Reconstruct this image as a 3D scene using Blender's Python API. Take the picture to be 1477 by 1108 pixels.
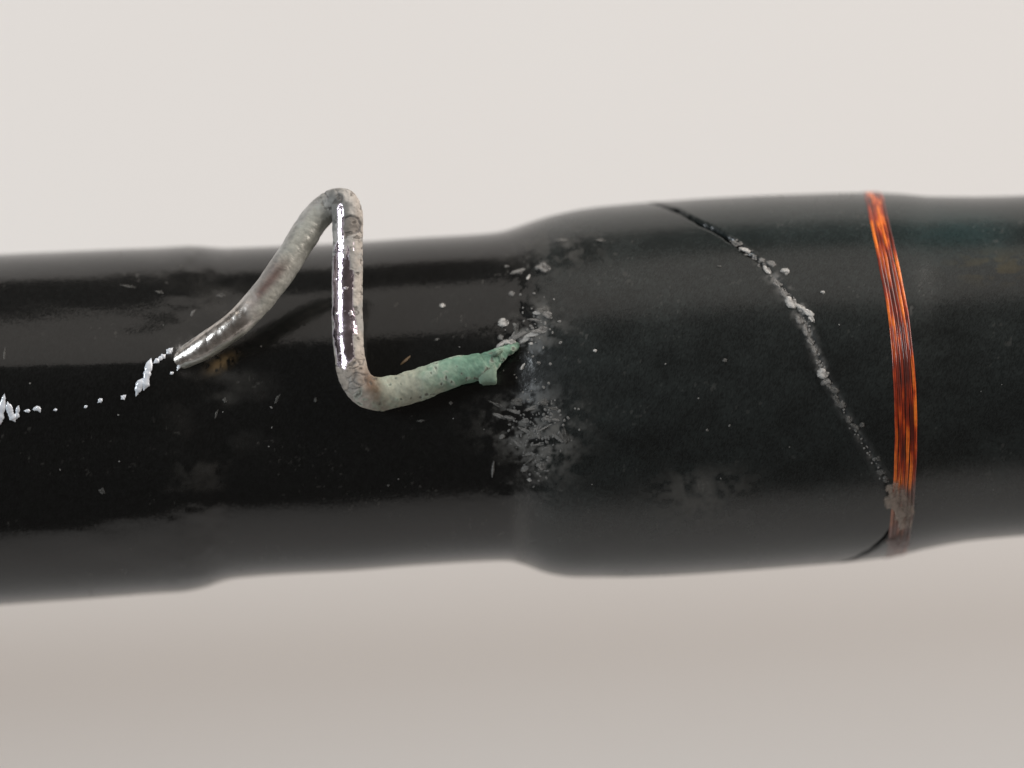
import bpy, math, random
import numpy as np
from mathutils import Matrix, Vector

# ------------------------------------------------------------------ scene
for o in list(bpy.data.objects):
    bpy.data.objects.remove(o, do_unlink=True)
scene = bpy.context.scene
col = scene.collection
scene.unit_settings.system = 'METRIC'
scene.unit_settings.scale_length = 0.01            # one unit is one centimetre
R_ = math.radians

# frame of the rod: u along the rod to the right, v across it away from the viewer, w up towards the viewer
ELEV = R_(68)
ROD_H = 2.2                                         # rod axis above the table top, cm
U = Vector((1, 0, 0))
W = Vector((0, -math.cos(ELEV), math.sin(ELEV)))
V = Vector((0, math.sin(ELEV), math.cos(ELEV)))
FR = Matrix(((U.x, V.x, W.x, 0), (U.y, V.y, W.y, 0), (U.z, V.z, W.z, ROD_H), (0, 0, 0, 1)))

# ------------------------------------------------------------------ camera
DIST = 14.0
cam_d = bpy.data.cameras.new('camera')
cam = bpy.data.objects.new('camera', cam_d)
col.objects.link(cam)
cam.matrix_world = FR @ Matrix.Translation((0, 0, DIST))
cam_d.sensor_width = 36.0
cam_d.lens = 36.0 * DIST / 2.954
cam_d.clip_start = 0.1
cam_d.clip_end = 2000
cam_d.dof.use_dof = True
cam_d.dof.focus_distance = DIST - 0.50
cam_d.dof.aperture_fstop = 0.32
scene.camera = cam

# ------------------------------------------------------------------ light
world = bpy.data.worlds.new('World')
scene.world = world
world.use_nodes = True
bg = world.node_tree.nodes['Background']
bg.inputs[0].default_value = (1.0, 0.9, 0.82, 1)
bg.inputs[1].default_value = 0.08


def area_lamp(name, du, dv, dist, size, size_y, power, color):
    """lamp in the direction (du to the left/right, dv up the picture, degrees off the view axis)"""
    d = U * math.sin(R_(du)) + (V * math.sin(R_(dv)) + W * math.cos(R_(dv))) * math.cos(R_(du))
    ld = bpy.data.lights.new(name, 'AREA')
    ld.shape = 'RECTANGLE'
    ld.size = size
    ld.size_y = size_y
    ld.energy = power
    ld.color = color
    lo = bpy.data.objects.new(name, ld)
    lo.location = Vector((0, 0, ROD_H)) + d * dist
    lo.rotation_euler = (-d).to_track_quat('-Z', 'Y').to_euler()
    col.objects.link(lo)
    return lo


area_lamp('key_lamp', -53, 18, 60, 18, 18, 20500, (0.88, 0.95, 1.0))
area_lamp('fill_light', 54, 78, 75, 60, 60, 88000, (1.0, 0.925, 0.865))  # added fill without a known source, lifts the ambient light on the table
area_lamp('room_light', 0, 68, 80, 110, 60, 15500, (1.0, 0.93, 0.86))

scene.view_settings.view_transform = 'Standard'
scene.view_settings.look = 'None'
scene.view_settings.exposure = 0.0
scene.view_settings.gamma = 1.0
scene.view_settings.use_curve_mapping = False

# ------------------------------------------------------------------ helpers
PX = 500.0                                          # picture points per cm in the plane of the rod axis
CX, CY = 738.5, 554.0


def sstep(a, b, x):
    t = np.clip((x - a) / (b - a), 0, 1)
    return t * t * (3 - 2 * t)


def _hash(ix, iy, iz, seed):
    h = (ix.astype(np.int64) * 374761393 + iy.astype(np.int64) * 668265263 +
         iz.astype(np.int64) * 2147483647 + seed * 974634777) & 0xFFFFFFFF
    h = ((h ^ (h >> 13)) * 1274126177) & 0xFFFFFFFF
    h = (h ^ (h >> 16)) & 0xFFFFFFFF
    h = (h * 2246822519) & 0xFFFFFFFF
    return ((h ^ (h >> 15)) & 0xFFFF) / 65535.0


def vnoise(x, y, z, seed=0):
    x, y, z = np.broadcast_arrays(np.asarray(x, float), np.asarray(y, float), np.asarray(z, float))
    ix, iy, iz = np.floor(x), np.floor(y), np.floor(z)
    fx, fy, fz = x - ix, y - iy, z - iz
    fx = fx * fx * (3 - 2 * fx); fy = fy * fy * (3 - 2 * fy); fz = fz * fz * (3 - 2 * fz)
    r = 0
    for a in (0, 1):
        for b in (0, 1):
            for c in (0, 1):
                w = (fx if a else 1 - fx) * (fy if b else 1 - fy) * (fz if c else 1 - fz)
                r = r + w * _hash(ix + a, iy + b, iz + c, seed)
    return r


def fbm(x, y, z, oct=4, seed=0):
    s, a, n = 0, 0.5, 0
    for k in range(oct):
        s = s + a * vnoise(x * 2 ** k, y * 2 ** k, z * 2 ** k, seed + k * 17)
        n += a
        a *= 0.5
    return s / n


def blob(X, Y, cx, cy, sx, sy, rot=0.0):
    c, s = math.cos(rot), math.sin(rot)
    dx, dy = X - cx, Y - cy
    a, b = (dx * c + dy * s) / sx, (-dx * s + dy * c) / sy
    return np.exp(-0.5 * (a * a + b * b))


def grid_faces(nu, nv, wrap):
    i = np.arange(nu - 1)[:, None]
    j = np.arange(nv if wrap else nv - 1)[None, :]
    j2 = (j + 1) % nv
    return np.stack([i * nv + j, (i + 1) * nv + j, (i + 1) * nv + j2, i * nv + j2], -1).reshape(-1, 4)


def quick_mesh(name, verts, quads, attrs=None, normals=None):
    me = bpy.data.meshes.new(name)
    nV, nF = len(verts), len(quads)
    me.vertices.add(nV)
    me.vertices.foreach_set('co', np.ascontiguousarray(verts, np.float32).ravel())
    me.loops.add(nF * 4)
    me.loops.foreach_set('vertex_index', np.ascontiguousarray(quads, np.int32).ravel())
    me.polygons.add(nF)
    me.polygons.foreach_set('loop_start', np.arange(0, nF * 4, 4, dtype=np.int32))
    me.update(calc_edges=True)
    me.polygons.foreach_set('use_smooth', np.ones(nF, bool))
    for k, (typ, data) in (attrs or {}).items():
        a = me.attributes.new(k, typ, 'POINT')
        data = np.ascontiguousarray(data, np.float32)
        if typ == 'FLOAT':
            a.data.foreach_set('value', data.ravel())
        else:
            a.data.foreach_set('color', np.concatenate([data, np.ones((nV, 1), np.float32)], 1).astype(np.float32).ravel())
    if normals is not None:
        me.normals_split_custom_set_from_vertices(normals.tolist())
    return me


def put(name, me, mat, parent, mtx=None):
    o = bpy.data.objects.new(name, me)
    col.objects.link(o)
    if parent is not None:
        o.parent = parent
    if mtx is not None:
        o.matrix_local = mtx
    if mat is not None and not me.materials:
        me.materials.append(mat)
    return o


# ------------------------------------------------------------------ materials
def new_mat(name):
    m = bpy.data.materials.new(name)
    m.use_nodes = True
    nt = m.node_tree
    return m, nt, nt.nodes['Principled BSDF']


def node(nt, typ, **kw):
    n = nt.nodes.new(typ)
    for k, v in kw.items():
        setattr(n, k, v)
    return n


def attr_node(nt, name):
    return node(nt, 'ShaderNodeAttribute', attribute_name=name)


def noise_bump(nt, bsdf, scale, strength, dist, detail=6, coord='Object'):
    tc = node(nt, 'ShaderNodeTexCoord')
    nz = node(nt, 'ShaderNodeTexNoise')
    nz.inputs['Scale'].default_value = scale
    nz.inputs['Detail'].default_value = detail
    nt.links.new(tc.outputs[coord], nz.inputs['Vector'])
    bp = node(nt, 'ShaderNodeBump')
    bp.inputs['Strength'].default_value = strength
    bp.inputs['Distance'].default_value = dist
    nt.links.new(nz.outputs['Fac'], bp.inputs['Height'])
    nt.links.new(bp.outputs['Normal'], bsdf.inputs['Normal'])
    return nz, tc


def attr_material(name, bump_scale, bump_strength, bump_dist, coat=0.0, spec=0.5):
    """colour, roughness and metal come from the attributes of wear on the mesh, fine grain from noise"""
    m, nt, b = new_mat(name)
    c = attr_node(nt, 'tint'); r = attr_node(nt, 'gloss'); me = attr_node(nt, 'metal')
    nz, tc = noise_bump(nt, b, bump_scale, bump_strength, bump_dist)
    mul = node(nt, 'ShaderNodeMixRGB', blend_type='MULTIPLY')
    mul.inputs['Fac'].default_value = 0.5
    ramp = node(nt, 'ShaderNodeMapRange')
    ramp.inputs['From Min'].default_value = 0.3; ramp.inputs['From Max'].default_value = 0.7
    ramp.inputs['To Min'].default_value = 0.6; ramp.inputs['To Max'].default_value = 1.3
    nt.links.new(nz.outputs['Fac'], ramp.inputs['Value'])
    nt.links.new(c.outputs['Color'], mul.inputs['Color1'])
    nt.links.new(ramp.outputs['Result'], mul.inputs['Color2'])
    nt.links.new(mul.outputs['Color'], b.inputs['Base Color'])
    nt.links.new(r.outputs['Fac'], b.inputs['Roughness'])
    nt.links.new(me.outputs['Fac'], b.inputs['Metallic'])
    b.inputs['Specular IOR Level'].default_value = spec
    b.inputs['Coat Weight'].default_value = coat
    return m


def plain_material(name, base, rough, bump_scale=60, bump=0.4, var=0.35, spec=0.5, alpha=1.0, film=False):
    """dried residue; a film thins out to nothing where the deposit is thin (towards its rim)"""
    m, nt, b = new_mat(name)
    nz, tc = noise_bump(nt, b, bump_scale, bump, 0.004)
    geo = node(nt, 'ShaderNodeTexNoise')
    geo.inputs['Scale'].default_value = 2.2; geo.inputs['Detail'].default_value = 5; geo.inputs['Roughness'].default_value = 0.65
    nt.links.new(tc.outputs['Object'], geo.inputs['Vector'])
    mix = node(nt, 'ShaderNodeMixRGB')
    mix.inputs['Color1'].default_value = (*[x * (1 - var) for x in base], 1)
    mix.inputs['Color2'].default_value = (*[min(1, x * (1 + var)) for x in base], 1)
    nt.links.new(geo.outputs['Fac'], mix.inputs['Fac'])
    nt.links.new(mix.outputs['Color'], b.inputs['Base Color'])
    b.inputs['Roughness'].default_value = rough
    b.inputs['Specular IOR Level'].default_value = spec
    b.inputs['Alpha'].default_value = alpha
    if film:
        sep = node(nt, 'ShaderNodeSeparateXYZ')
        nt.links.new(tc.outputs['Object'], sep.inputs[0])
        add = node(nt, 'ShaderNodeMath', operation='MULTIPLY_ADD')        # thickness plus unevenness
        add.inputs[1].default_value = 1.6; add.inputs[2].default_value = -0.95
        nt.links.new(geo.outputs['Fac'], add.inputs[0])
        tot = node(nt, 'ShaderNodeMath', operation='ADD')
        nt.links.new(add.outputs[0], tot.inputs[0]); nt.links.new(sep.outputs['Z'], tot.inputs[1])
        rng = node(nt, 'ShaderNodeMapRange')
        rng.inputs['From Min'].default_value = 0.05; rng.inputs['From Max'].default_value = 0.75
        rng.inputs['To Max'].default_value = alpha
        nt.links.new(tot.outputs[0], rng.inputs['Value'])
        nt.links.new(rng.outputs['Result'], b.inputs['Alpha'])
    return m


M_body = attr_material('black_epoxy', 55, 0.035, 0.01)
M_wire = attr_material('corroded_chrome', 70, 0.30, 0.004)
M_thread = attr_material('orange_thread', 90, 0.25, 0.004, coat=0.5, spec=0.25)
M_pale = plain_material('pale_resin', (0.46, 0.45, 0.43), 0.35, 90, film=True)
M_white = plain_material('milky_resin', (0.86, 0.87, 0.88), 0.12, 70, 0.25, 0.10)
M_glint = plain_material('painted_glint_resin', (0.74, 0.78, 0.84), 0.05, 70, 0.1, 0.08, 1.0)  # near-white base colour stands in for lamp glints on raised varnish
M_grey = plain_material('grey_residue', (0.24, 0.235, 0.225), 0.6, 120, 0.7, 0.5, alpha=0.9, film=True)
M_dim = plain_material('dull_residue', (0.13, 0.128, 0.12), 0.6, 120, 0.7, 0.5, alpha=0.8, film=True)
M_dust = plain_material('grey_dust', (0.17, 0.167, 0.16), 0.7, 120, 0.5, 0.4)
M_brown = plain_material('brown_residue', (0.14, 0.09, 0.045), 0.45, 80)
M_beige = plain_material('beige_film', (0.30, 0.24, 0.195), 0.5, 60, 0.5, 0.4, alpha=0.85, film=True)
M_film = plain_material('pinkish_film', (0.14, 0.095, 0.085), 0.4, 60, 0.4, 0.4, alpha=0.85, film=True)
M_green = plain_material('verdigris', (0.25, 0.36, 0.27), 0.75, 120, 0.8, 0.45)


def table_material():
    m, nt, b = new_mat('off_white_laminate')
    tc = node(nt, 'ShaderNodeTexCoord')
    big = node(nt, 'ShaderNodeTexNoise'); big.inputs['Scale'].default_value = 0.35; big.inputs['Detail'].default_value = 3
    fine = node(nt, 'ShaderNodeTexNoise'); fine.inputs['Scale'].default_value = 70; fine.inputs['Detail'].default_value = 4
    for n in (big, fine):
        nt.links.new(tc.outputs['Object'], n.inputs['Vector'])
    m1 = node(nt, 'ShaderNodeMixRGB')
    m1.inputs['Color1'].default_value = (0.765, 0.735, 0.715, 1); m1.inputs['Color2'].default_value = (0.79, 0.78, 0.765, 1)
    nt.links.new(big.outputs['Fac'], m1.inputs['Fac'])
    m2 = node(nt, 'ShaderNodeMixRGB', blend_type='OVERLAY'); m2.inputs['Fac'].default_value = 0.12
    nt.links.new(m1.outputs['Color'], m2.inputs['Color1']); nt.links.new(fine.outputs['Fac'], m2.inputs['Color2'])
    nt.links.new(m2.outputs['Color'], b.inputs['Base Color'])
    b.inputs['Roughness'].default_value = 0.65
    b.inputs['Specular IOR Level'].default_value = 0.25
    bp = node(nt, 'ShaderNodeBump'); bp.inputs['Strength'].default_value = 0.12; bp.inputs['Distance'].default_value = 0.01
    nt.links.new(fine.outputs['Fac'], bp.inputs['Height']); nt.links.new(bp.outputs['Normal'], b.inputs['Normal'])
    return m


# ------------------------------------------------------------------ the table top
def table_top():
    a, t = 90.0, 2.5
    v = [(-a, -a, 0), (a, -a, 0), (a, a, 0), (-a, a, 0), (-a, -a, -t), (a, -a, -t), (a, a, -t), (-a, a, -t)]
    f = [(0, 1, 2, 3), (7, 6, 5, 4), (0, 4, 5, 1), (1, 5, 6, 2), (2, 6, 7, 3), (3, 7, 4, 0)]
    me = bpy.data.meshes.new('table_top')
    me.from_pydata(v, [], f)
    o = put('table_top', me, table_material(), None)
    o['kind'] = 'structure'
    return o


table_top()

# ------------------------------------------------------------------ the rod: outline of the body along its length
top_x = [-4000, -400, 0, 100, 200, 262, 330, 400, 500, 600, 700, 728, 760, 800, 850, 900, 950, 1050, 1150, 1250, 1296, 1340, 1400, 1477, 1900, 5600]
top_y = [608, 391, 367, 362, 358, 355, 357, 355, 350, 343, 337, 333, 322, 310, 300, 295, 291, 284.5, 280.5, 278, 279.5, 283.5, 284, 282, 262, 80]
bot_x = [-4000, -400, 0, 100, 200, 270, 300, 340, 420, 500, 600, 700, 735, 760, 790, 830, 900, 977, 1050, 1150, 1230, 1290, 1340, 1400, 1477, 1900, 5600]
bot_y = [1122, 900, 873, 866, 858, 853, 846, 834.5, 828, 824, 816, 810, 809, 816, 827, 832.5, 832.5, 830, 825, 817, 810, 802, 790.5, 780, 773, 742, 472]


def pchip(xs, ys, x):
    xs, ys = np.array(xs, float), np.array(ys, float)
    h = np.diff(xs); d = np.diff(ys) / h
    m = np.zeros_like(ys)
    m[0], m[-1] = d[0], d[-1]
    for i in range(1, len(xs) - 1):
        m[i] = 0 if d[i - 1] * d[i] <= 0 else 2 * d[i - 1] * d[i] / (d[i - 1] + d[i])
    x = np.asarray(x, float)
    i = np.clip(np.searchsorted(xs, x) - 1, 0, len(h) - 1)
    t = np.clip((x - xs[i]) / h[i], 0, 1)
    return (ys[i] * (1 + 2 * t) * (1 - t) ** 2 + m[i] * h[i] * t * (1 - t) ** 2 +
            ys[i + 1] * t * t * (3 - 2 * t) + m[i + 1] * h[i] * t * t * (t - 1))


_xx = np.arange(-4000, 5601, 2.0)
_k = np.exp(-0.5 * (np.arange(-12, 13) / 4.0) ** 2); _k /= _k.sum()


def _smooth(a):
    p = np.pad(a, 12, mode='reflect', reflect_type='odd')
    return np.convolve(p, _k, 'valid')


_T = _smooth(pchip(top_x, top_y, _xx)); _B = _smooth(pchip(bot_x, bot_y, _xx))
_C = (_T + _B) / 2; _RR = (_B - _T) / 2


def centre(xs): return np.interp(xs, _xx, _C)      # in points, y down
def radius(xs): return np.interp(xs, _xx, _RR)


DP = DIST * PX


def on_body(x, y):
    """place seen at (x, y) -> position along the rod (points) and angle round it"""
    w = 225.0
    for _ in range(30):
        k = (DP - w) / DP
        xs = CX + (x - CX) * k
        v = (CY - (CY + (y - CY) * k)) + (centre(xs) - CY)     # up from the axis
        r = radius(xs)
        v = float(np.clip(v, -r * 0.9995, r * 0.9995))
        w = 0.5 * w + 0.5 * math.sqrt(r * r - v * v)
    return float(xs), math.asin(v / float(r))


def bulge(X, Y, xs):
    """height of the buried wire foot, lumps and hollows, in points"""
    cl = np.interp(X, [-400, 0, 120, 200, 262, 300], [552, 548, 545, 536, 520, 505])
    wid = np.interp(X, [-400, 0, 200, 280], [58, 54, 44, 34])
    h = 20 * np.exp(-0.5 * ((Y - cl) / wid) ** 2) * (1 - sstep(215, 310, X))
    h = h * (1 - sstep(-900, -1600, X))
    lump = fbm(X / 55, Y / 45, 3.3, 3, 5) - 0.5
    h = h + 6 * lump * np.exp(-0.5 * ((X - 285) / 34) ** 2) + 3.5 * (fbm(X / 90, Y / 34, 6.6, 2, 61) - 0.5) * blob(X, Y, 240, 450, 70, 60)
    h = h + 3.0 * (fbm(X / 110, Y / 45, 1.3, 2, 9) - 0.5) * (1 - sstep(240, 330, X))
    h = h - 0.8 * np.exp(-0.5 * ((X - 322) / 12) ** 2)
    # ragged lip of the thick wrap
    rag = np.exp(-0.5 * ((X - 765) / 36) ** 2)
    h = h + rag * (1 - 0.85 * np.exp(-0.5 * ((Y - 548) / 26) ** 2)) * 3.2 * (fbm(X / 22, Y / 20, 7.1, 4, 21) - 0.5) * sstep(345, 400, Y) * (1 - sstep(690, 760, Y))
    h = h + 1.2 * (fbm(X / 140, Y / 60, 2.2, 2, 31) - 0.5)
    return h


CRACK_PX = [(930, 292), (962, 299), (1010, 322), (1060, 350), (1100, 382), (1132, 420), (1158, 458), (1174, 500),
            (1190, 543), (1212, 585), (1238, 628), (1262, 668), (1280, 700), (1297, 735), (1289, 762), (1262, 790), (1232, 806)]
_cs = [on_body(*p) for p in CRACK_PX]
_cs = sorted(_cs, key=lambda q: q[1])
_cphi = np.array([q[1] for q in _cs]); _cxs = np.array([q[0] for q in _cs])
_cphi = np.concatenate([[-2.6, -1.9], _cphi, [1.9, 2.6]])
_cxs = np.concatenate([[1010, 1130], _cxs, [880, 860]])


def crack_s(phi): return np.interp(phi, _cphi, _cxs)


def make_body(root):
    xs = np.concatenate([[-4000.5, -4000.2], np.linspace(-4000, -100, 60)[:-1], np.arange(-100, 1580, 1.35), np.linspace(1580, 5600, 60), [5600.2, 5600.5]])
    phi = np.concatenate([np.linspace(-R_(104), R_(104), 430), np.linspace(R_(104), R_(256), 62)[1:-1]])
    nu, nv = len(xs), len(phi)
    S, P = np.meshgrid(xs, phi, indexing='ij')
    Pw = np.where(P > math.pi, P - 2 * math.pi, P)
    Rr, Cc = radius(S), centre(S)
    Rr[[0, -1]] = 0.01                                          # the cut ends are closed

    def pos(Rad):
        return S, Cc - Rad * np.sin(P), Rad * np.cos(P)          # x, y(down), w in points
    x, y, w = pos(Rr)
    X = CX + (x - CX) * DP / (DP - w); Y = CY + (y - CY) * DP / (DP - w)
    front = sstep(-0.25, 0.15, np.cos(P))
    h = bulge(X, Y, S) * front
    # crack round the thick wrap
    sl = np.gradient(crack_s(phi[:430]), phi[:430])
    slope = np.interp(Pw, phi[:430], sl) / Rr
    cd = (S - crack_s(Pw)) / np.sqrt(1 + slope ** 2)
    cd = cd + 5 * (fbm(X / 14, Y / 14, 5.0, 3, 51) - 0.5)
    crack = np.exp(-0.5 * (cd / 2.4) ** 2) * sstep(-2.6, -1.9, Pw) * (1 - sstep(1.9, 2.6, Pw))
    ends = sstep(R_(32), R_(50), Pw) + sstep(R_(34), R_(50), -Pw)
    h = h - (1.2 + 8.8 * ends) * crack
    x, y, w = pos(Rr + h)
    co = np.stack([(x - CX) / PX, (CY - y) / PX, w / PX], -1)
    # normals of the whole skin so the parts meet without a seam
    du = np.gradient(co, axis=0)
    dv = np.roll(co, -1, 1) - np.roll(co, 1, 1)
    nrm = np.cross(du, dv)
    nrm /= np.linalg.norm(nrm, axis=-1, keepdims=True) + 1e-12
    radial = np.stack([np.zeros_like(P), np.sin(P), np.cos(P)], -1)
    nrm *= np.sign((nrm * radial).sum(-1, keepdims=True))
    rs = np.random.RandomState(3)
    nrm = nrm + 0.010 * rs.randn(*nrm.shape)                    # fine orange peel
    nrm /= np.linalg.norm(nrm, axis=-1, keepdims=True)
    # ---- wear, dirt and one painted reflection
    n1 = fbm(X / 16, Y / 13, 1.0, 4, 3); n2 = fbm(X / 60, Y / 40, 4.0, 4, 8); n3 = fbm(X / 6, Y / 6, 9.0, 3, 12)
    thick = sstep(748, 800, X)
    dirt_sheen = 0.95 * sstep(0.40, 0.66, n1 * 0.7 + n3 * 0.3) * np.clip(
        1.2 * blob(X, Y, 768, 608, 40, 27) + 0.9 * blob(X, Y, 785, 655, 30, 26) + 0.95 * blob(X, Y, 772, 477, 26, 17, -0.3) + 0.5 * blob(X, Y, 780, 445, 20, 14)
        + 0.4 * blob(X, Y, 800, 360, 40, 22), 0, 1)
    dirt_sheen += 0.42 * sstep(0.35, 0.7, n1) * np.clip(blob(X, Y, 1005, 722, 42, 22, 0.1) + 0.5 * blob(X, Y, 1030, 695, 45, 14), 0, 1)
    dirt_sheen += 0.30 * blob(X, Y, 752, 765, 9, 34) * (0.5 + n1)
    dirt_sheen += 0.20 * sstep(0.4, 0.7, n2) * np.clip(blob(X, Y, 320, 560, 40, 60) + 0.6 * blob(X, Y, 340, 430, 60, 30), 0, 1)
    dirt_sheen += 0.22 * sstep(0.72, 0.80, n3) * sstep(0.55, 0.70, n2) * front  # scattered specks
    dirt_sheen += 0.16 * sstep(0.3, 0.65, n1) * sstep(1.05, 0.5, np.maximum(np.abs(X - 285 + 0.3 * (Y - 690) + 30 * (n2 - 0.5)) / 44, np.abs(Y - 690 + 20 * (n1 - 0.5)) / 24))          # reflection on a flat spot, painted in as a grey patch
    dirt_sheen += 0.95 * (1 - 0.55 * sstep(480, 640, Y)) * sstep(0.44, 0.62, 0.5 * n3 + 0.5 * n1) * np.exp(-0.5 * (cd / (3.2 + 3.5 * blob(X, Y, 1140, 425, 60, 60))) ** 2) * sstep(345, 420, Y) * (1 - sstep(690, 740, Y)) * front
    dirt_sheen = np.clip(dirt_sheen, 0, 1)
    haze = (0.25 + 0.9 * n2) * thick * 0.9 + 0.10
    base = np.zeros(P.shape + (3,)) + np.array([0.005, 0.005, 0.005])
    base += haze[..., None] * np.array([0.0145, 0.0185, 0.0178])
    base *= (0.6 + 0.8 * rs.rand(*P.shape))[..., None]          # fine dust grain
    teal = blob(X, Y, 1385, 335, 60, 26) * (0.4 + n2) + 0.35 * blob(X, Y, 1180, 330, 160, 22) 
    base += teal[..., None] * np.array([0.0, 0.012, 0.013])
    och = sstep(0.45, 0.6, fbm(X / 22, Y / 10, 2.0, 3, 77)) * blob(X, Y, 1440, 385, 40, 14)
    base += och[..., None] * np.array([0.022, 0.014, 0.0])
    rust = blob(X, Y, 320, 524, 13, 5.5, -0.55) * sstep(0.25, 0.55, n3)
    base += rust[..., None] * np.array([0.20, 0.14, 0.07])
    dcol = np.array([0.125, 0.12, 0.11]) + np.array([0.09, 0.09, 0.09]) * np.exp(-0.5 * (cd / 12) ** 2)[..., None]
    tint = base * (1 - dirt_sheen[..., None]) + dcol * dirt_sheen[..., None]
    tint = tint * (1 - 0.9 * (crack * ends)[..., None])
    gloss = 0.13 + 0.03 * n2 + 0.10 * thick * (0.6 + 0.8 * n2)
    gloss = np.maximum(gloss, 0.16 * np.exp(-0.5 * ((X - 770) / 34) ** 2))
    gloss = np.maximum(gloss, 0.75 * np.exp(-0.5 * (cd / 8) ** 2) * (1 - ends))
    gloss = gloss * (1 - dirt_sheen) + 0.9 * dirt_sheen
    q = grid_faces(nu, nv, True)
    # parts: wrap over the wire foot, bare blank, thick wrap, hind section
    colx = xs[q[:, 0] // nv]
    V3 = co.reshape(-1, 3); N3 = nrm.reshape(-1, 3); T3 = tint.reshape(-1, 3); G1 = gloss.ravel()
    spans = [('foot_wrap', -9e9, 322), ('blank', 322, 738), ('thick_wrap', 738, 1338), ('hind_section', 1338, 9e9)]
    labs = {'foot_wrap': 'glossy black wrap swelling over the buried wire foot',
            'thick_wrap': 'fatter satin black wrap with a diagonal crack',
            'hind_section': 'slimmer dark section beyond the orange thread'}
    out = {}
    for name, a, b in spans:
        sel = q[(colx >= a) & (colx < b)]
        ids, inv = np.unique(sel, return_inverse=True)
        sel = inv.reshape(-1, 4)
        me = quick_mesh(name, V3[ids], sel,
                        {'tint': ('FLOAT_COLOR', T3[ids]), 'gloss': ('FLOAT', G1[ids])}, N3[ids])
        out[name] = put(name, me, M_body, root)
        if name in labs:
            out[name]['label'] = labs[name]
    # rounded-off ends far out of sight
    return out


# ------------------------------------------------------------------ sweeping tubes
def spline(pts, n):
    """points (x, y, w, r) -> evenly spaced centre line through them (Catmull-Rom, centripetal-ish)"""
    p = np.array(pts, float)
    p = np.concatenate([[2 * p[0] - p[1]], p, [2 * p[-1] - p[-2]]])
    out = []
    for i in range(1, len(p) - 2):
        t = np.linspace(0, 1, 60, endpoint=False)[:, None]
        a, b, c, d = p[i - 1], p[i], p[i + 1], p[i + 2]
        out.append(0.5 * (2 * b + (c - a) * t + (2 * a - 5 * b + 4 * c - d) * t * t + (3 * b - a - 3 * c + d) * t ** 3))
    out = np.concatenate(out + [p[-2:-1]])
    for _ in range(30):                              # even out kinks
        out[1:-1] = 0.25 * out[:-2] + 0.5 * out[1:-1] + 0.25 * out[2:]
    L = np.concatenate([[0], np.cumsum(np.linalg.norm(np.diff(out[:, :3], axis=0), axis=1))])
    s = np.linspace(0, L[-1], n)
    return np.stack([np.interp(s, L, out[:, k]) for k in range(out.shape[1])], 1), s


def frames(c):
    t = np.gradient(c, axis=0); t /= np.linalg.norm(t, axis=1, keepdims=True)
    up = np.array([0.0, 0.0, 1.0])
    a = np.zeros_like(t)
    a[0] = up - t[0] * (up @ t[0]); a[0] /= np.linalg.norm(a[0])
    for i in range(1, len(c)):
        v = a[i - 1] - t[i] * (a[i - 1] @ t[i]); a[i] = v / np.linalg.norm(v)
    return t, a, np.cross(t, a)


def to_local(x, y, w):
    """(x, y as seen, height w in points) -> rod frame, cm"""
    k = (DP - w) / DP
    return np.stack([(x - CX) * k / PX, -(y - CY) * k / PX, w / PX], -1)


WIRE = [(190, 556, 200, 12), (228, 538, 220, 13), (258, 521, 238, 13.5), (280, 508, 247, 16), (300, 496, 252, 17.3), (345, 463, 256, 18.3), (390, 413, 248, 19),
        (424, 363, 232, 19.5), (452, 320, 216, 19.5), (474, 298, 213, 19.5), (493, 292.5, 222, 20), (501, 308, 231, 20.5),
        (501.5, 340, 236, 20.5), (501, 400, 245, 20.5), (501, 460, 253, 20.5), (504, 510, 261, 20.5), (512, 545, 264, 21),
        (532, 566, 262, 22), (565, 566, 260, 22), (610, 553, 258, 21.2), (655, 537, 256, 19.5), (685, 530, 253, 18.8), (698, 527, 251, 18.5),
        (708, 520, 250, 14), (722, 511, 246, 8.5), (736, 503, 238, 6), (748, 498, 226, 5)]


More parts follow.
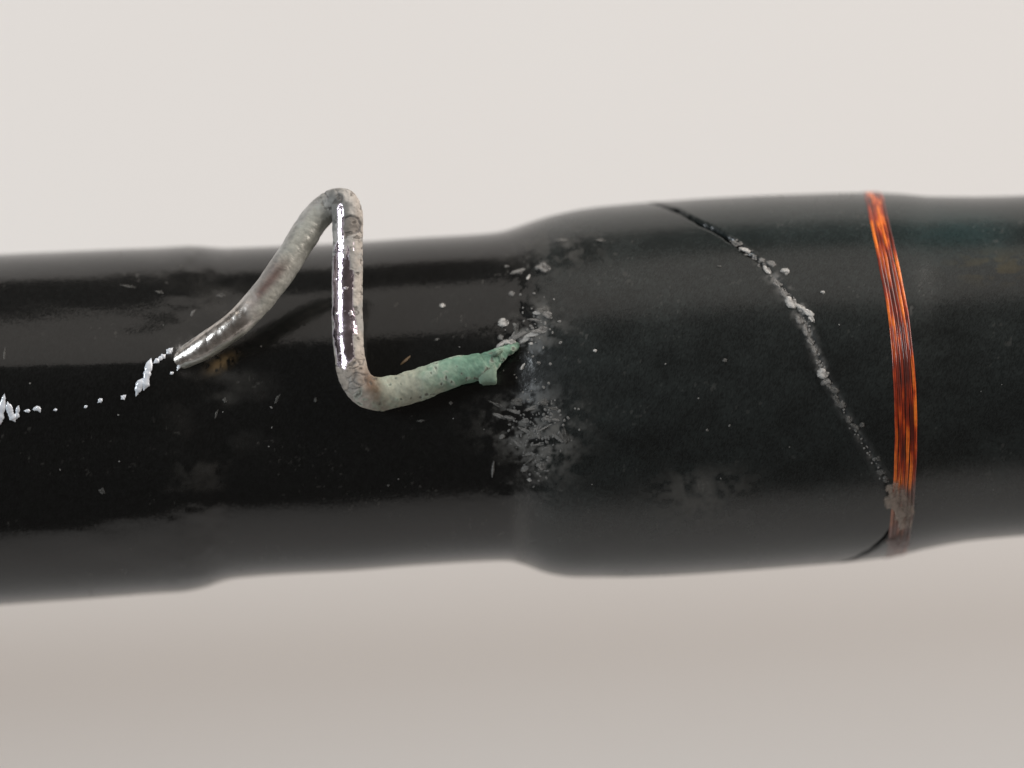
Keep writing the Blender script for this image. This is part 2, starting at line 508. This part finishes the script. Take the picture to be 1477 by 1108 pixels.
def make_wire(root):
    n, m = 1500, 88
    c, s = spline(WIRE, n)
    ctr = to_local(c[:, 0], c[:, 1], c[:, 2]); r = c[:, 3] / PX
    t, a, b = frames(ctr)
    th = np.linspace(0, 2 * math.pi, m, endpoint=False)
    dirs = a[:, None] * np.cos(th)[None, :, None] + b[:, None] * np.sin(th)[None, :, None]
    Xc = np.repeat(c[:, 0:1], m, 1); Yc = np.repeat(c[:, 1:2], m, 1)
    p0 = ctr[:, None] + dirs * r[:, None, None]
    q = p0 * PX
    f1 = fbm(q[..., 0] / 20, q[..., 1] / 20, q[..., 2] / 20, 4, 101)
    f2 = fbm(q[..., 0] / 7, q[..., 1] / 7, q[..., 2] / 7, 3, 111)
    f3 = fbm(q[..., 0] / 45, q[..., 1] / 45, q[..., 2] / 45, 3, 121)
    fs = fbm(q[..., 0] / 8, q[..., 1] / 34, q[..., 2] / 8, 4, 131)         # streaks along the upright
    side = dirs[..., 0]                                                     # -1 left .. 1 right
    upw = dirs[..., 1]                                                      # 1 up
    tow = dirs[..., 2]
    S_ = np.repeat(s[:, None], m, 1)
    # where along the wire: sloping leg, bend, upright, foot arm
    i_ap = int(np.argmin(c[:, 1])); s_ap = s[i_ap]
    i_bt = int(np.argmin(np.hypot(c[:, 0] - 520, c[:, 1] - 558))); s_bt = s[i_bt]
    sl = 1 - sstep(s_ap - 45, s_ap - 5, S_)                                 # sloping leg
    arm = sstep(s_bt - 12, s_bt + 14, S_)                                   # foot arm
    upr = (1 - sl) * (1 - arm)
    # bare chrome: middle of the upright, lower end of the sloping leg
    yy = Yc
    pl = sstep(340, 384, yy + 90 * (fs - 0.5)) * (1 - sstep(498, 534, yy + 90 * (fs - 0.5)))
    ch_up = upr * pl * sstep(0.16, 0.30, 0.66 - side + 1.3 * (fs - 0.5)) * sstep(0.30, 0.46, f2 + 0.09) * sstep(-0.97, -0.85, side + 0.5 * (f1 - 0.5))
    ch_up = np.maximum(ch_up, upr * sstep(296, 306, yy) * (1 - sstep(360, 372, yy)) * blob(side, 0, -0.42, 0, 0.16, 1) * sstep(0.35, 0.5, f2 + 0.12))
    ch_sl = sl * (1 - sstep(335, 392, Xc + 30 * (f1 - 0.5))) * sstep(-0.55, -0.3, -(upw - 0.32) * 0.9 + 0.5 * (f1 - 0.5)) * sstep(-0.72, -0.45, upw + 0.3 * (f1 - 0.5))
    chrome = np.clip(np.maximum(ch_up, ch_sl), 0, 1)
    chrome = sstep(0.35, 0.6, chrome) * (1 - sl) + sstep(0.15, 0.85, chrome) * sl
    # crust colours
    pale = np.array([0.42, 0.405, 0.38]); grey = np.array([0.20, 0.20, 0.19]); olive = np.array([0.33, 0.34, 0.27])
    beige = np.array([0.38, 0.335, 0.29]); verd = np.array([0.175, 0.305, 0.225]); brown = np.array([0.11, 0.06, 0.03]); dark = np.array([0.05, 0.045, 0.045])

    def mix(A, B, f): return A * (1 - f[..., None]) + B * f[..., None]
    tint = np.zeros(f1.shape + (3,)) + pale
    tint = mix(tint, np.zeros_like(tint) + grey, 0.85 * upr * sstep(0.42, 0.56, f1) * (1 - 0.5 * sstep(340, 365, yy)))
    tint = mix(tint, np.zeros_like(tint) + beige, upr * sstep(0.3, 0.8, side) * 0.6 * (1 - sstep(0.48, 0.62, f1)))
    tint = mix(tint, np.zeros_like(tint) + beige, upr * sstep(490, 530, yy) * (1 - 0.6 * sstep(0.5, 0.62, f1)))
    sl_c = mix(np.zeros_like(tint) + np.array([0.43, 0.43, 0.385]), np.zeros_like(tint) + pale, sstep(0.40, 0.72, upw - 0.25 * side + 0.5 * (f1 - 0.5)))
    sl_c = mix(sl_c, np.zeros_like(tint) + np.array([0.27, 0.275, 0.235]), 0.7 * sstep(0.52, 0.66, f3) + 0 * f1)
    tint = mix(tint, sl_c, sl)
    tint = mix(tint, np.zeros_like(tint) + np.array([0.13, 0.075, 0.065]), sl * (1 - sstep(395, 425, Xc)) * sstep(330, 350, Xc) * blob(upw, 0, 0.28, 0, 0.2, 1) * 0.9)
    arm_c = mix(np.zeros_like(tint) + beige, np.zeros_like(tint) + olive, sstep(520, 560, Xc + 22 * (f1 - 0.5) + 16 * upw))
    arm_c = mix(arm_c, np.zeros_like(tint) + verd, sstep(590, 670, Xc + 70 * (f1 - 0.5)))
    arm_c = mix(arm_c, np.zeros_like(tint) + np.array([0.36, 0.42, 0.34]), 0.75 * sstep(0.52, 0.64, f2 * 0.6 + f1 * 0.4))
    arm_c = mix(arm_c, np.zeros_like(tint) + np.array([0.07, 0.16, 0.11]), 0.6 * sstep(0.55, 0.68, f3) * sstep(620, 660, Xc))
    tint = mix(tint, arm_c, arm)
    rust = blob(Xc + 22 * side, Yc - 22 * upw, 538, 558, 9, 22, -0.45)
    tint = mix(tint, np.zeros_like(tint) + brown, 0.9 * np.clip(rust * (0.6 + f2), 0, 1))
    # cracked flakes: dark outlines between cells
    wob = 11 * (f1 - 0.5) + 6 * (f2 - 0.5)
    rng = np.random.RandomState(5)
    Xp = CX + q[..., 0] * DP / (DP - q[..., 2]); Yp = CY - q[..., 1] * DP / (DP - q[..., 2])
    cells = rng.rand(150, 2) * [70, 320] + [470, 265]
    d1 = np.full(f1.shape, 1e9); d2 = np.full(f1.shape, 1e9)
    for cx_, cy_ in cells:
        d = np.hypot(Xp + wob - cx_, Yp + wob - cy_)
        lo = d < d1
        d2 = np.where(lo, d1, np.minimum(d2, d)); d1 = np.where(lo, d, d1)
    edge = 0.9 * np.exp(-0.5 * ((d2 - d1) / 1.0) ** 2) * sstep(0.30, 0.52, f1)
    crk = edge * upr * (1 - chrome) * np.maximum(sstep(0.46, 0.58, f3 + 0.25 * (f1 - 0.5)), 0.8 * sstep(525, 545, Yp)) * (tow > -0.2)
    poly = [(497, 314), (505, 311), (517, 316), (521, 325), (518, 334), (508, 340), (497, 342), (494, 328)]
    pd = np.full(f1.shape, 1e9)
    for k in range(len(poly)):
        (ax, ay), (bx, by) = poly[k], poly[(k + 1) % len(poly)]
        ln = math.hypot(bx - ax, by - ay)
        pd = np.minimum(pd, ((bx - ax) * (Yp - ay) - (by - ay) * (Xp - ax)) / ln)
    patch = (pd + 3.5 * (f2 - 0.5)) / 12
    ring = np.exp(-0.5 * (patch / 0.085) ** 2) * sstep(0.25, 0.45, f1) * upr * (tow > 0)
    crk = np.clip(np.maximum(crk, ring), 0, 1)
    inner = sstep(0.02, 0.1, patch) * upr * (tow > 0)
    tint = mix(tint, np.zeros_like(tint) + np.array([0.20, 0.18, 0.16]), 0.9 * inner)
    tint = mix(tint, np.zeros_like(tint) + dark, 0.85 * crk)
    pit = sstep(0.66, 0.74, f2) * (1 - chrome) * (1 - 0.75 * sl)
    tint = mix(tint, np.zeros_like(tint) + np.array([0.09, 0.08, 0.07]), 0.7 * pit)
    chrome = chrome * (1 - inner) * (1 - crk)
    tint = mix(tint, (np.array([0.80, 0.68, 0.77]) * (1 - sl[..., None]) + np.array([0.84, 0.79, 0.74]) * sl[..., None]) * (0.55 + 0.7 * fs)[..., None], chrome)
    gloss = mix(np.stack([0.62 + 0.2 * f2] * 3, -1), np.stack([0.07 + 0.22 * f1 * f2 * 2] * 3, -1), chrome)[..., 0]
    gloss = gloss + 0.12 * chrome * sl
    satin = sl * (0.12 + 0.35 * sstep(0.35, 0.6, f3)) + 0.25 * upr
    metal = np.maximum(chrome, satin * (1 - pit) * (1 - crk))
    gloss = gloss * (1 - 0.45 * sl * (1 - chrome))
    # relief
    h = 2.4 * (f1 - 0.5) * (1 - 0.55 * chrome) + 1.0 * (fs - 0.5) * chrome + 1.3 * (f2 - 0.5) * (1 - chrome) + 0.9 * (1 - chrome) - 1.6 * crk - 1.2 * pit - 1.0 * inner
    h = h + 2.4 * (f1 - 0.5) * arm + 3.5 * (f2 - 0.5) * sstep(670, 705, Xc) * arm
    p = p0 + dirs * (h / PX)[..., None]
    qf = grid_faces(n, m, True)
    P = p.reshape(-1, 3)
    me = quick_mesh('hook_keeper', P, qf, {'tint': ('FLOAT_COLOR', tint.reshape(-1, 3)), 'gloss': ('FLOAT', gloss.ravel()), 'metal': ('FLOAT', metal.ravel())})
    o = put('hook_keeper', me, M_wire, root)
    o['label'] = 'bent chrome wire keeper flaking and turning green at its end'
    return o


# ------------------------------------------------------------------ crumbs
def crumb_mesh(seed, sub=3):
    import bmesh
    bm = bmesh.new()
    bmesh.ops.create_icosphere(bm, subdivisions=sub, radius=1.0)
    co = np.array([v.co[:] for v in bm.verts])
    if seed == 9:                                    # squared nub
        co = np.sign(co) * np.abs(co) ** 0.45
    g = 1.0 if seed < 5 else 1.7
    k = 0.30 + 1.35 * fbm(co[:, 0] * 1.5 * g + 5, co[:, 1] * 1.5 * g + 5, co[:, 2] * 1.5 * g + seed * 3.7, 4, seed)
    co = co * (0.75 + 0.35 * k if seed == 9 else k)[:, None]
    for v, c in zip(bm.verts, co):
        v.co = c
    for f in bm.faces:
        f.smooth = True
    me = bpy.data.meshes.new('resin_flake')
    bm.to_mesh(me); bm.free()
    return me


_CR = {}


def crumb_data(kind, mat, smooth=False):
    key = (kind, mat.name)
    if key not in _CR:
        me = crumb_mesh(kind, 3)
        me.materials.append(mat)
        _CR[key] = me
    return _CR[key]


def surf_matrix(x, y, lift, sx, sy, sz, rot):
    """matrix on the skin of the rod at (x, y): local x along, local y across, z out; sizes in points, rot in degrees"""
    xs, ph = on_body(x, y)
    r = float(radius(xs)) + float(bulge(np.array(float(x)), np.array(float(y)), 0)) + lift
    c = float(centre(xs))
    p = Vector(((xs - CX) / PX, (CY - c + r * math.sin(ph)) / PX, r * math.cos(ph) / PX))
    nz = Vector((0, math.sin(ph), math.cos(ph)))
    nx = Vector((1, 0, 0)); ny = nz.cross(nx)
    A = Matrix((nx, ny, nz)).transposed()
    A = A @ Matrix.Rotation(R_(rot), 3, 'Z') @ Matrix.Diagonal((sx / PX, sy / PX, sz / PX))
    M = A.to_4x4(); M.translation = p
    return M


def flake(parent, name, x, y, w, h, rot, mat, high=None, lift=0.0, kind=0):
    """w, h full size in points"""
    high = high if high is not None else 0.35 * min(w, h)
    return put(name, crumb_data(kind, mat), None, parent, surf_matrix(x, y, lift, w / 2, h / 2, high, rot))


def ridge(parent, name, pl, rad, mat, seed):
    """a small wandering ridge lying on the skin of the rod, ends tapered"""
    pts = []
    for (x, y) in pl:
        xs, ph = on_body(x, y)
        rr = float(radius(xs)) + float(bulge(np.array(float(x)), np.array(float(y)), 0)) + 0.25 * rad
        pts.append(((xs - CX) / PX, (CY - float(centre(xs)) + rr * math.sin(ph)) / PX, rr * math.cos(ph) / PX))
    p = np.array(pts)
    L = np.concatenate([[0], np.cumsum(np.linalg.norm(np.diff(p, axis=0), axis=1))])
    ext = 0.5 * rad / PX
    n, m = 26, 14
    t = np.linspace(0, L[-1], n)
    c = np.stack([np.interp(t, L, p[:, k]) for k in range(3)], 1)
    for _ in range(6):
        c[1:-1] = 0.25 * c[:-2] + 0.5 * c[1:-1] + 0.25 * c[2:]
    tg, a, b = frames(c)
    c[0] -= tg[0] * ext; c[-1] += tg[-1] * ext
    u = np.linspace(0, 1, n)
    prof = (0.8 + 0.45 * u if seed % 2 else 1.2 - 0.4 * u) * np.sqrt(np.clip(1 - np.abs(2 * u - 1) ** 3.5, 0.0004, 1)) * (0.55 + 1.1 * (fbm(u * 7, seed * 3.1, 0.5, 3, seed) - 0.22))
    th = np.linspace(0, 2 * math.pi, m, endpoint=False)
    d = a[:, None] * np.cos(th)[None, :, None] * 0.5 + b[:, None] * np.sin(th)[None, :, None]
    q = c[:, None] + d * (prof * rad / PX)[:, None, None]
    return put(name, quick_mesh(name, q.reshape(-1, 3), grid_faces(n, m, True)), mat, parent)


def make_crumbs(body):
    fw, bl, tw = body['foot_wrap'], body['blank'], body['thick_wrap']
    # broken varnish ridges along the wire foot, lamp glints painted on as near-white colour
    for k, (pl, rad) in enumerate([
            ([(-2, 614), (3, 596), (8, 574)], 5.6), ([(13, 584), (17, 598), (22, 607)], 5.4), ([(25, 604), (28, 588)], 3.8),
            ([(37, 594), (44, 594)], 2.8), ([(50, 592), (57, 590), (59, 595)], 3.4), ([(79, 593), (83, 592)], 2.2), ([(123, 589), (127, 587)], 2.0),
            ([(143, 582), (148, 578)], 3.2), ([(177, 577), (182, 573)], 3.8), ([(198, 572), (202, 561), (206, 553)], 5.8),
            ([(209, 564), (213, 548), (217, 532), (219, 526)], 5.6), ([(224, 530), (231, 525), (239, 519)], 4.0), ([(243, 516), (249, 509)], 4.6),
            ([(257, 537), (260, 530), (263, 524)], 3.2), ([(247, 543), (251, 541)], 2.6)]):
        ridge(fw, 'glint_ridge', pl, rad, M_glint, 40 + k)
    for (x, y, w, h, r, m) in [(185, 413, 26, 5, -10, M_dim), (230, 422, 14, 6, -10, M_dim), (278, 452, 5, 14, -28, M_grey), (318, 425, 14, 10, 20, M_dim),
                               (312, 597, 4, 14, -20, M_dim), (324, 577, 7, 8, 0, M_dim), (8, 520, 4, 26, 0, M_dim), (147, 708, 10, 10, 0, M_dim),
                               (400, 575, 5, 16, -30, M_dim)]:
        flake(fw, 'dried_smear', x, y, w, h, r, m, high=1.6, lift=-0.4, kind=2)
    # dust on the bare blank
    for (x, y, w, h, r, m) in [(638, 441, 10, 9, 0, M_pale), (585, 520, 18, 4, 40, M_brown), (650, 581, 7, 6, 0, M_grey), (607, 607, 14, 4, 5, M_dim),
                               (630, 490, 8, 5, 20, M_dim), (711, 676, 5, 28, -5, M_grey), (455, 577, 5, 8, 0, M_dim), (560, 700, 5, 4, 0, M_dim)]:
        flake(bl, 'dust_speck', x, y, w, h, r, m, high=2.0, kind=3)
    # broken resin round the lip of the thick wrap
    for k, (x, y, w, h, r, m) in enumerate([
            (750, 392, 24, 12, 22, M_grey), (762, 401, 5, 12, -22, M_pale), (783, 387, 24, 22, 15, M_grey), (738, 424, 11, 11, 20, M_grey),
            (726, 466, 17, 15, 20, M_pale), (724, 469, 9, 8, 0, M_pale), (775, 452, 15, 8, -5, M_pale), (785, 450, 26, 18, -10, M_dim), (722, 487, 10, 10, 30, M_grey),
            (738, 494, 16, 18, -30, M_grey), (752, 484, 26, 12, 30, M_grey), (772, 482, 34, 9, 12, M_pale), (745, 474, 9, 20, -10, M_dim),
            (766, 496, 9, 5, 0, M_pale), (754, 529, 5, 12, -32, M_pale), (777, 524, 6, 6, 0, M_grey), (858, 506, 6, 5, -30, M_pale), (1020, 620, 4, 4, 0, M_grey),
            (812, 347, 28, 10, 0, M_dim), (866, 347, 16, 8, 0, M_dim), (765, 655, 14, 9, 15, M_grey), (757, 676, 15, 10, 25, M_grey), (781, 671, 16, 14, 0, M_grey),
            (764, 692, 9, 6, -10, M_pale), (720, 600, 22, 6, -20, M_grey), (735, 603, 16, 8, -10, M_grey), (724, 630, 10, 7, 30, M_grey),
            (776, 619, 13, 9, 0, M_grey), (777, 627, 9, 14, 10, M_grey), (789, 603, 14, 8, 10, M_grey), (802, 606, 12, 6, -5, M_grey),
            (758, 607, 14, 9, 0, M_grey), (813, 628, 16, 22, 10, M_dim), (785, 580, 20, 10, 10, M_dim), (748, 580, 26, 12, 0, M_dim), (1038, 385, 6, 5, 0, M_dim),
            (1045, 520, 7, 6, 0, M_dim),
            (782, 476, 34, 12, 14, M_grey), (760, 488, 28, 9, 35, M_pale), (790, 455, 20, 12, -20, M_grey), (777, 463, 26, 7, -8, M_grey), (742, 484, 22, 8, 55, M_grey),
            (718, 584, 30, 5, -22, M_dim), (745, 594, 34, 6, -14, M_grey), (770, 588, 30, 6, 18, M_grey), (790, 615, 28, 5, 30, M_grey), (760, 622, 32, 6, -28, M_grey),
            (780, 640, 26, 5, 12, M_grey), (748, 640, 30, 5, -35, M_grey), (800, 590, 26, 5, -10, M_dim), (770, 660, 24, 5, 40, M_dim), (805, 632, 22, 6, -40, M_grey)]):
        flake(tw, 'resin_flake', x, y, w, h, r, m, high=max(1.6, 0.22 * min(w, h)), kind=k % 5)
    # white crust sitting in the crack
    for k, (x, y, w, h, r, m) in enumerate([
            (1063, 352, 14, 6, -32, M_grey), (1074, 361, 20, 8, -32, M_pale), (1088, 370, 10, 6, -40, M_grey), (1099, 376, 12, 10, -45, M_grey),
            (1106, 390, 9, 18, 30, M_pale), (1133, 392, 12, 13, 0, M_pale), (1112, 381, 16, 11, -40, M_grey), (1120, 409, 11, 16, 30, M_grey),
            (1130, 424, 12, 20, 28, M_grey), (1140, 437, 16, 22, 25, M_pale), (1155, 445, 18, 11, -30, M_pale), (1166, 452, 18, 10, -35, M_pale), (1170, 459, 9, 12, 10, M_pale), (1163, 449, 6, 6, 0, M_white),
            (1152, 462, 10, 14, 20, M_grey), (1187, 422, 6, 6, 0, M_pale), (1161, 478, 8, 18, 18, M_grey), (1168, 492, 9, 14, 20, M_grey), (1174, 505, 10, 12, 20, M_grey),
            (1186, 539, 17, 16, 0, M_pale), (1192, 552, 13, 13, 20, M_grey), (1203, 563, 14, 10, -30, M_grey), (1205, 574, 9, 14, 10, M_grey), (1214, 584, 14, 11, -20, M_grey),
            (1224, 605, 10, 12, 20, M_grey), (1233, 616, 14, 9, -30, M_grey), (1243, 613, 8, 8, 0, M_dim), (1266, 661, 9, 8, 0, M_dim),
            (1270, 681, 16, 10, 0, M_grey), (1277, 691, 9, 14, 10, M_grey)]):
        if y > 560 and m is M_grey:
            m = M_dim
        flake(tw, 'crust_flake', x, y, w, h, r, m, high=max(1.8, 0.22 * min(w, h)), lift=0.0, kind=k % 5)
    # filmy lump where crack and thread meet
    for (x, y, w, h, r, m, z) in [(1297, 722, 44, 62, 8, M_beige, 6), (1305, 742, 30, 56, -8, M_beige, 7), (1288, 704, 22, 30, -10, M_beige, 5),
                                  (1296, 778, 40, 44, 0, M_film, 5)]:
        flake(tw, 'film_lump', x, y, w, h, r, m, high=z, lift=1.0, kind=2)
    # uncountable crumbs: one joined part
    rng = random.Random(7)
    import bmesh
    bm = bmesh.new()
    spots = []
    for _ in range(240):
        a = rng.random()
        if a < 0.62:
            x, y = rng.gauss(772, 24), rng.gauss(612, 34)
            if x < 700 + max(0, (y - 600)) * 0.9: continue
        elif a < 0.82:
            x, y = rng.gauss(768, 20), rng.gauss(470, 34)
            if x < 728: continue
        elif a < 0.9:
            x, y = rng.gauss(775, 14), rng.gauss(680, 18)
        else:
            x, y = rng.uniform(20, 1450), rng.uniform(420, 720)
        spots.append((x, y, rng.uniform(1.0, 2.6) if a < 0.9 else rng.uniform(0.8, 1.6)))
    for _ in range(150):
        k = rng.random() ** 1.5
        i = 3 + k * 9.2
        i0 = int(i); f = i - i0
        p, q = CRACK_PX[i0], CRACK_PX[i0 + 1]
        spots.append((p[0] + (q[0] - p[0]) * f + rng.gauss(0, 3.0), p[1] + (q[1] - p[1]) * f + rng.gauss(0, 3.0), rng.uniform(0.8, 2.0)))
    for (x, y, r) in spots:
        M = surf_matrix(x, y, 0, r * rng.uniform(0.8, 1.8), r, r * 0.4, rng.uniform(0, 180))
        bmesh.ops.create_icosphere(bm, subdivisions=1, radius=1.0, matrix=M)
    me = bpy.data.meshes.new('fine_crumbs'); bm.to_mesh(me); bm.free()
    o = put('fine_crumbs', me, M_dust, tw)
    o['kind'] = 'stuff'


# ------------------------------------------------------------------ orange thread
THREAD_PX = [(1259, 281), (1266, 312), (1275, 350), (1285, 400), (1295, 450), (1301, 500), (1305, 560), (1307, 620), (1306, 665), (1304, 700), (1301, 740), (1297, 775), (1293, 797)]


def make_thread(root):
    t = bpy.data.objects.new('thread_wrap', None)
    col.objects.link(t); t.parent = root
    t['label'] = 'narrow band of orange winding thread'
    pts = [on_body(*p) for p in THREAD_PX]
    ph = np.array([p[1] for p in pts]); xs = np.array([p[0] for p in pts])
    o = np.argsort(ph); ph, xs = ph[o], xs[o]
    phi = np.linspace(-math.pi, math.pi, 900)
    pk = np.concatenate([[-math.pi, -2.2], ph, [2.2, math.pi]])
    xk = np.concatenate([[1270, 1285], xs, [1262, 1270]])
    base = np.interp(phi, pk, xk)
    k = np.exp(-0.5 * (np.arange(-30, 31) / 10.0) ** 2); k /= k.sum()
    base = np.convolve(np.pad(base, 30, mode='wrap'), k, 'valid')
    m = 14
    th = np.linspace(0, 2 * math.pi, m, endpoint=False)
    for i in range(6):
        off = (i - 2.5) * 5.3
        jit = 3.0 * (fbm(phi * 3, i * 7.0, 0.5, 3, 200 + i) - 0.5)
        # strands are drawn together where the wind narrows near the top
        sx = base + off * (0.82 + 0.18 * np.cos(phi + 0.4)) + jit
        rad = radius(sx) - 0.5 + 1.2 * (fbm(phi * 5, i * 3.0, 0.2, 3, 300 + i) - 0.5)
        ctr = np.stack([(sx - CX) / PX, (CY - centre(sx) + rad * np.sin(phi)) / PX, rad * np.cos(phi) / PX], -1)
        nr = np.stack([0 * phi, np.sin(phi), np.cos(phi)], -1)
        ax = np.array([1.0, 0, 0])
        rr = 2.55 / PX
        p = ctr[:, None] + rr * (nr[:, None] * np.cos(th)[None, :, None] * 0.75 + ax[None, None] * np.sin(th)[None, :, None])
        A = np.repeat(phi[:, None], m, 1); B = np.repeat(th[None], len(phi), 0)
        n1 = fbm(A * 5, i * 5.0 + B * 0.0, 1.0, 3, 400 + i * 3); n2 = fbm(A * 9, np.sin(B) * 1.3 + i * 9, np.cos(B) * 1.3, 3, 500 + i)
        f = np.clip(sstep(0.33, 0.76, 0.65 * n1 + 0.35 * n2), 0, 1)[..., None]
        dk, md, br = np.array([0.075, 0.008, 0.003]), np.array([0.36, 0.032, 0.003]), np.array([0.92, 0.22, 0.02])
        tint = np.where(f < 0.5, dk + (md - dk) * f * 2, md + (br - md) * (f - 0.5) * 2)
        film = (sstep(-0.50, -0.72, A + 0.25 * (n1 - 0.5)) * sstep(-2.0, -1.6, A))[..., None] * 0.8
        tint = tint * (1 - film) + np.array([0.15, 0.10, 0.085]) * film
        gl = 0.42 + 0.2 * n2
        me = quick_mesh('thread_strand', p.reshape(-1, 3), grid_faces(len(phi), m, True),
                        {'tint': ('FLOAT_COLOR', tint.reshape(-1, 3)), 'gloss': ('FLOAT', gl.ravel())})
        put('thread_strand', me, M_thread, t)
    return t


# ------------------------------------------------------------------ build
rod = bpy.data.objects.new('fishing_rod', None)
col.objects.link(rod)
rod.empty_display_size = 0.5
rod.matrix_world = FR
rod['label'] = 'worn black fishing rod with bent wire keeper and orange thread band'
rod['category'] = 'fishing rod'
body = make_body(rod)
wire = make_wire(rod)
make_thread(rod)
make_crumbs(body)
# green crumbs at the eaten end of the wire
for (x, y, w, h, r, lift, k) in [(703, 541, 21, 27, 5, 18, 9), (716, 517, 20, 8, 28, 24, 3)]:
    put('verdigris_crust', crumb_data(k, M_green), None, wire, surf_matrix(x, y, lift, w * 0.55, h * 0.55, 14, r))
for (x, y, w, h, r, k) in [(726, 500, 20, 12, 35, 0), (736, 497, 18, 9, 20, 2), (731, 511, 12, 10, -20, 4)]:
    put('frosty_crust', crumb_data(k, M_pale), None, wire, surf_matrix(x, y, 8, w * 0.5, h * 0.5, 6, r))
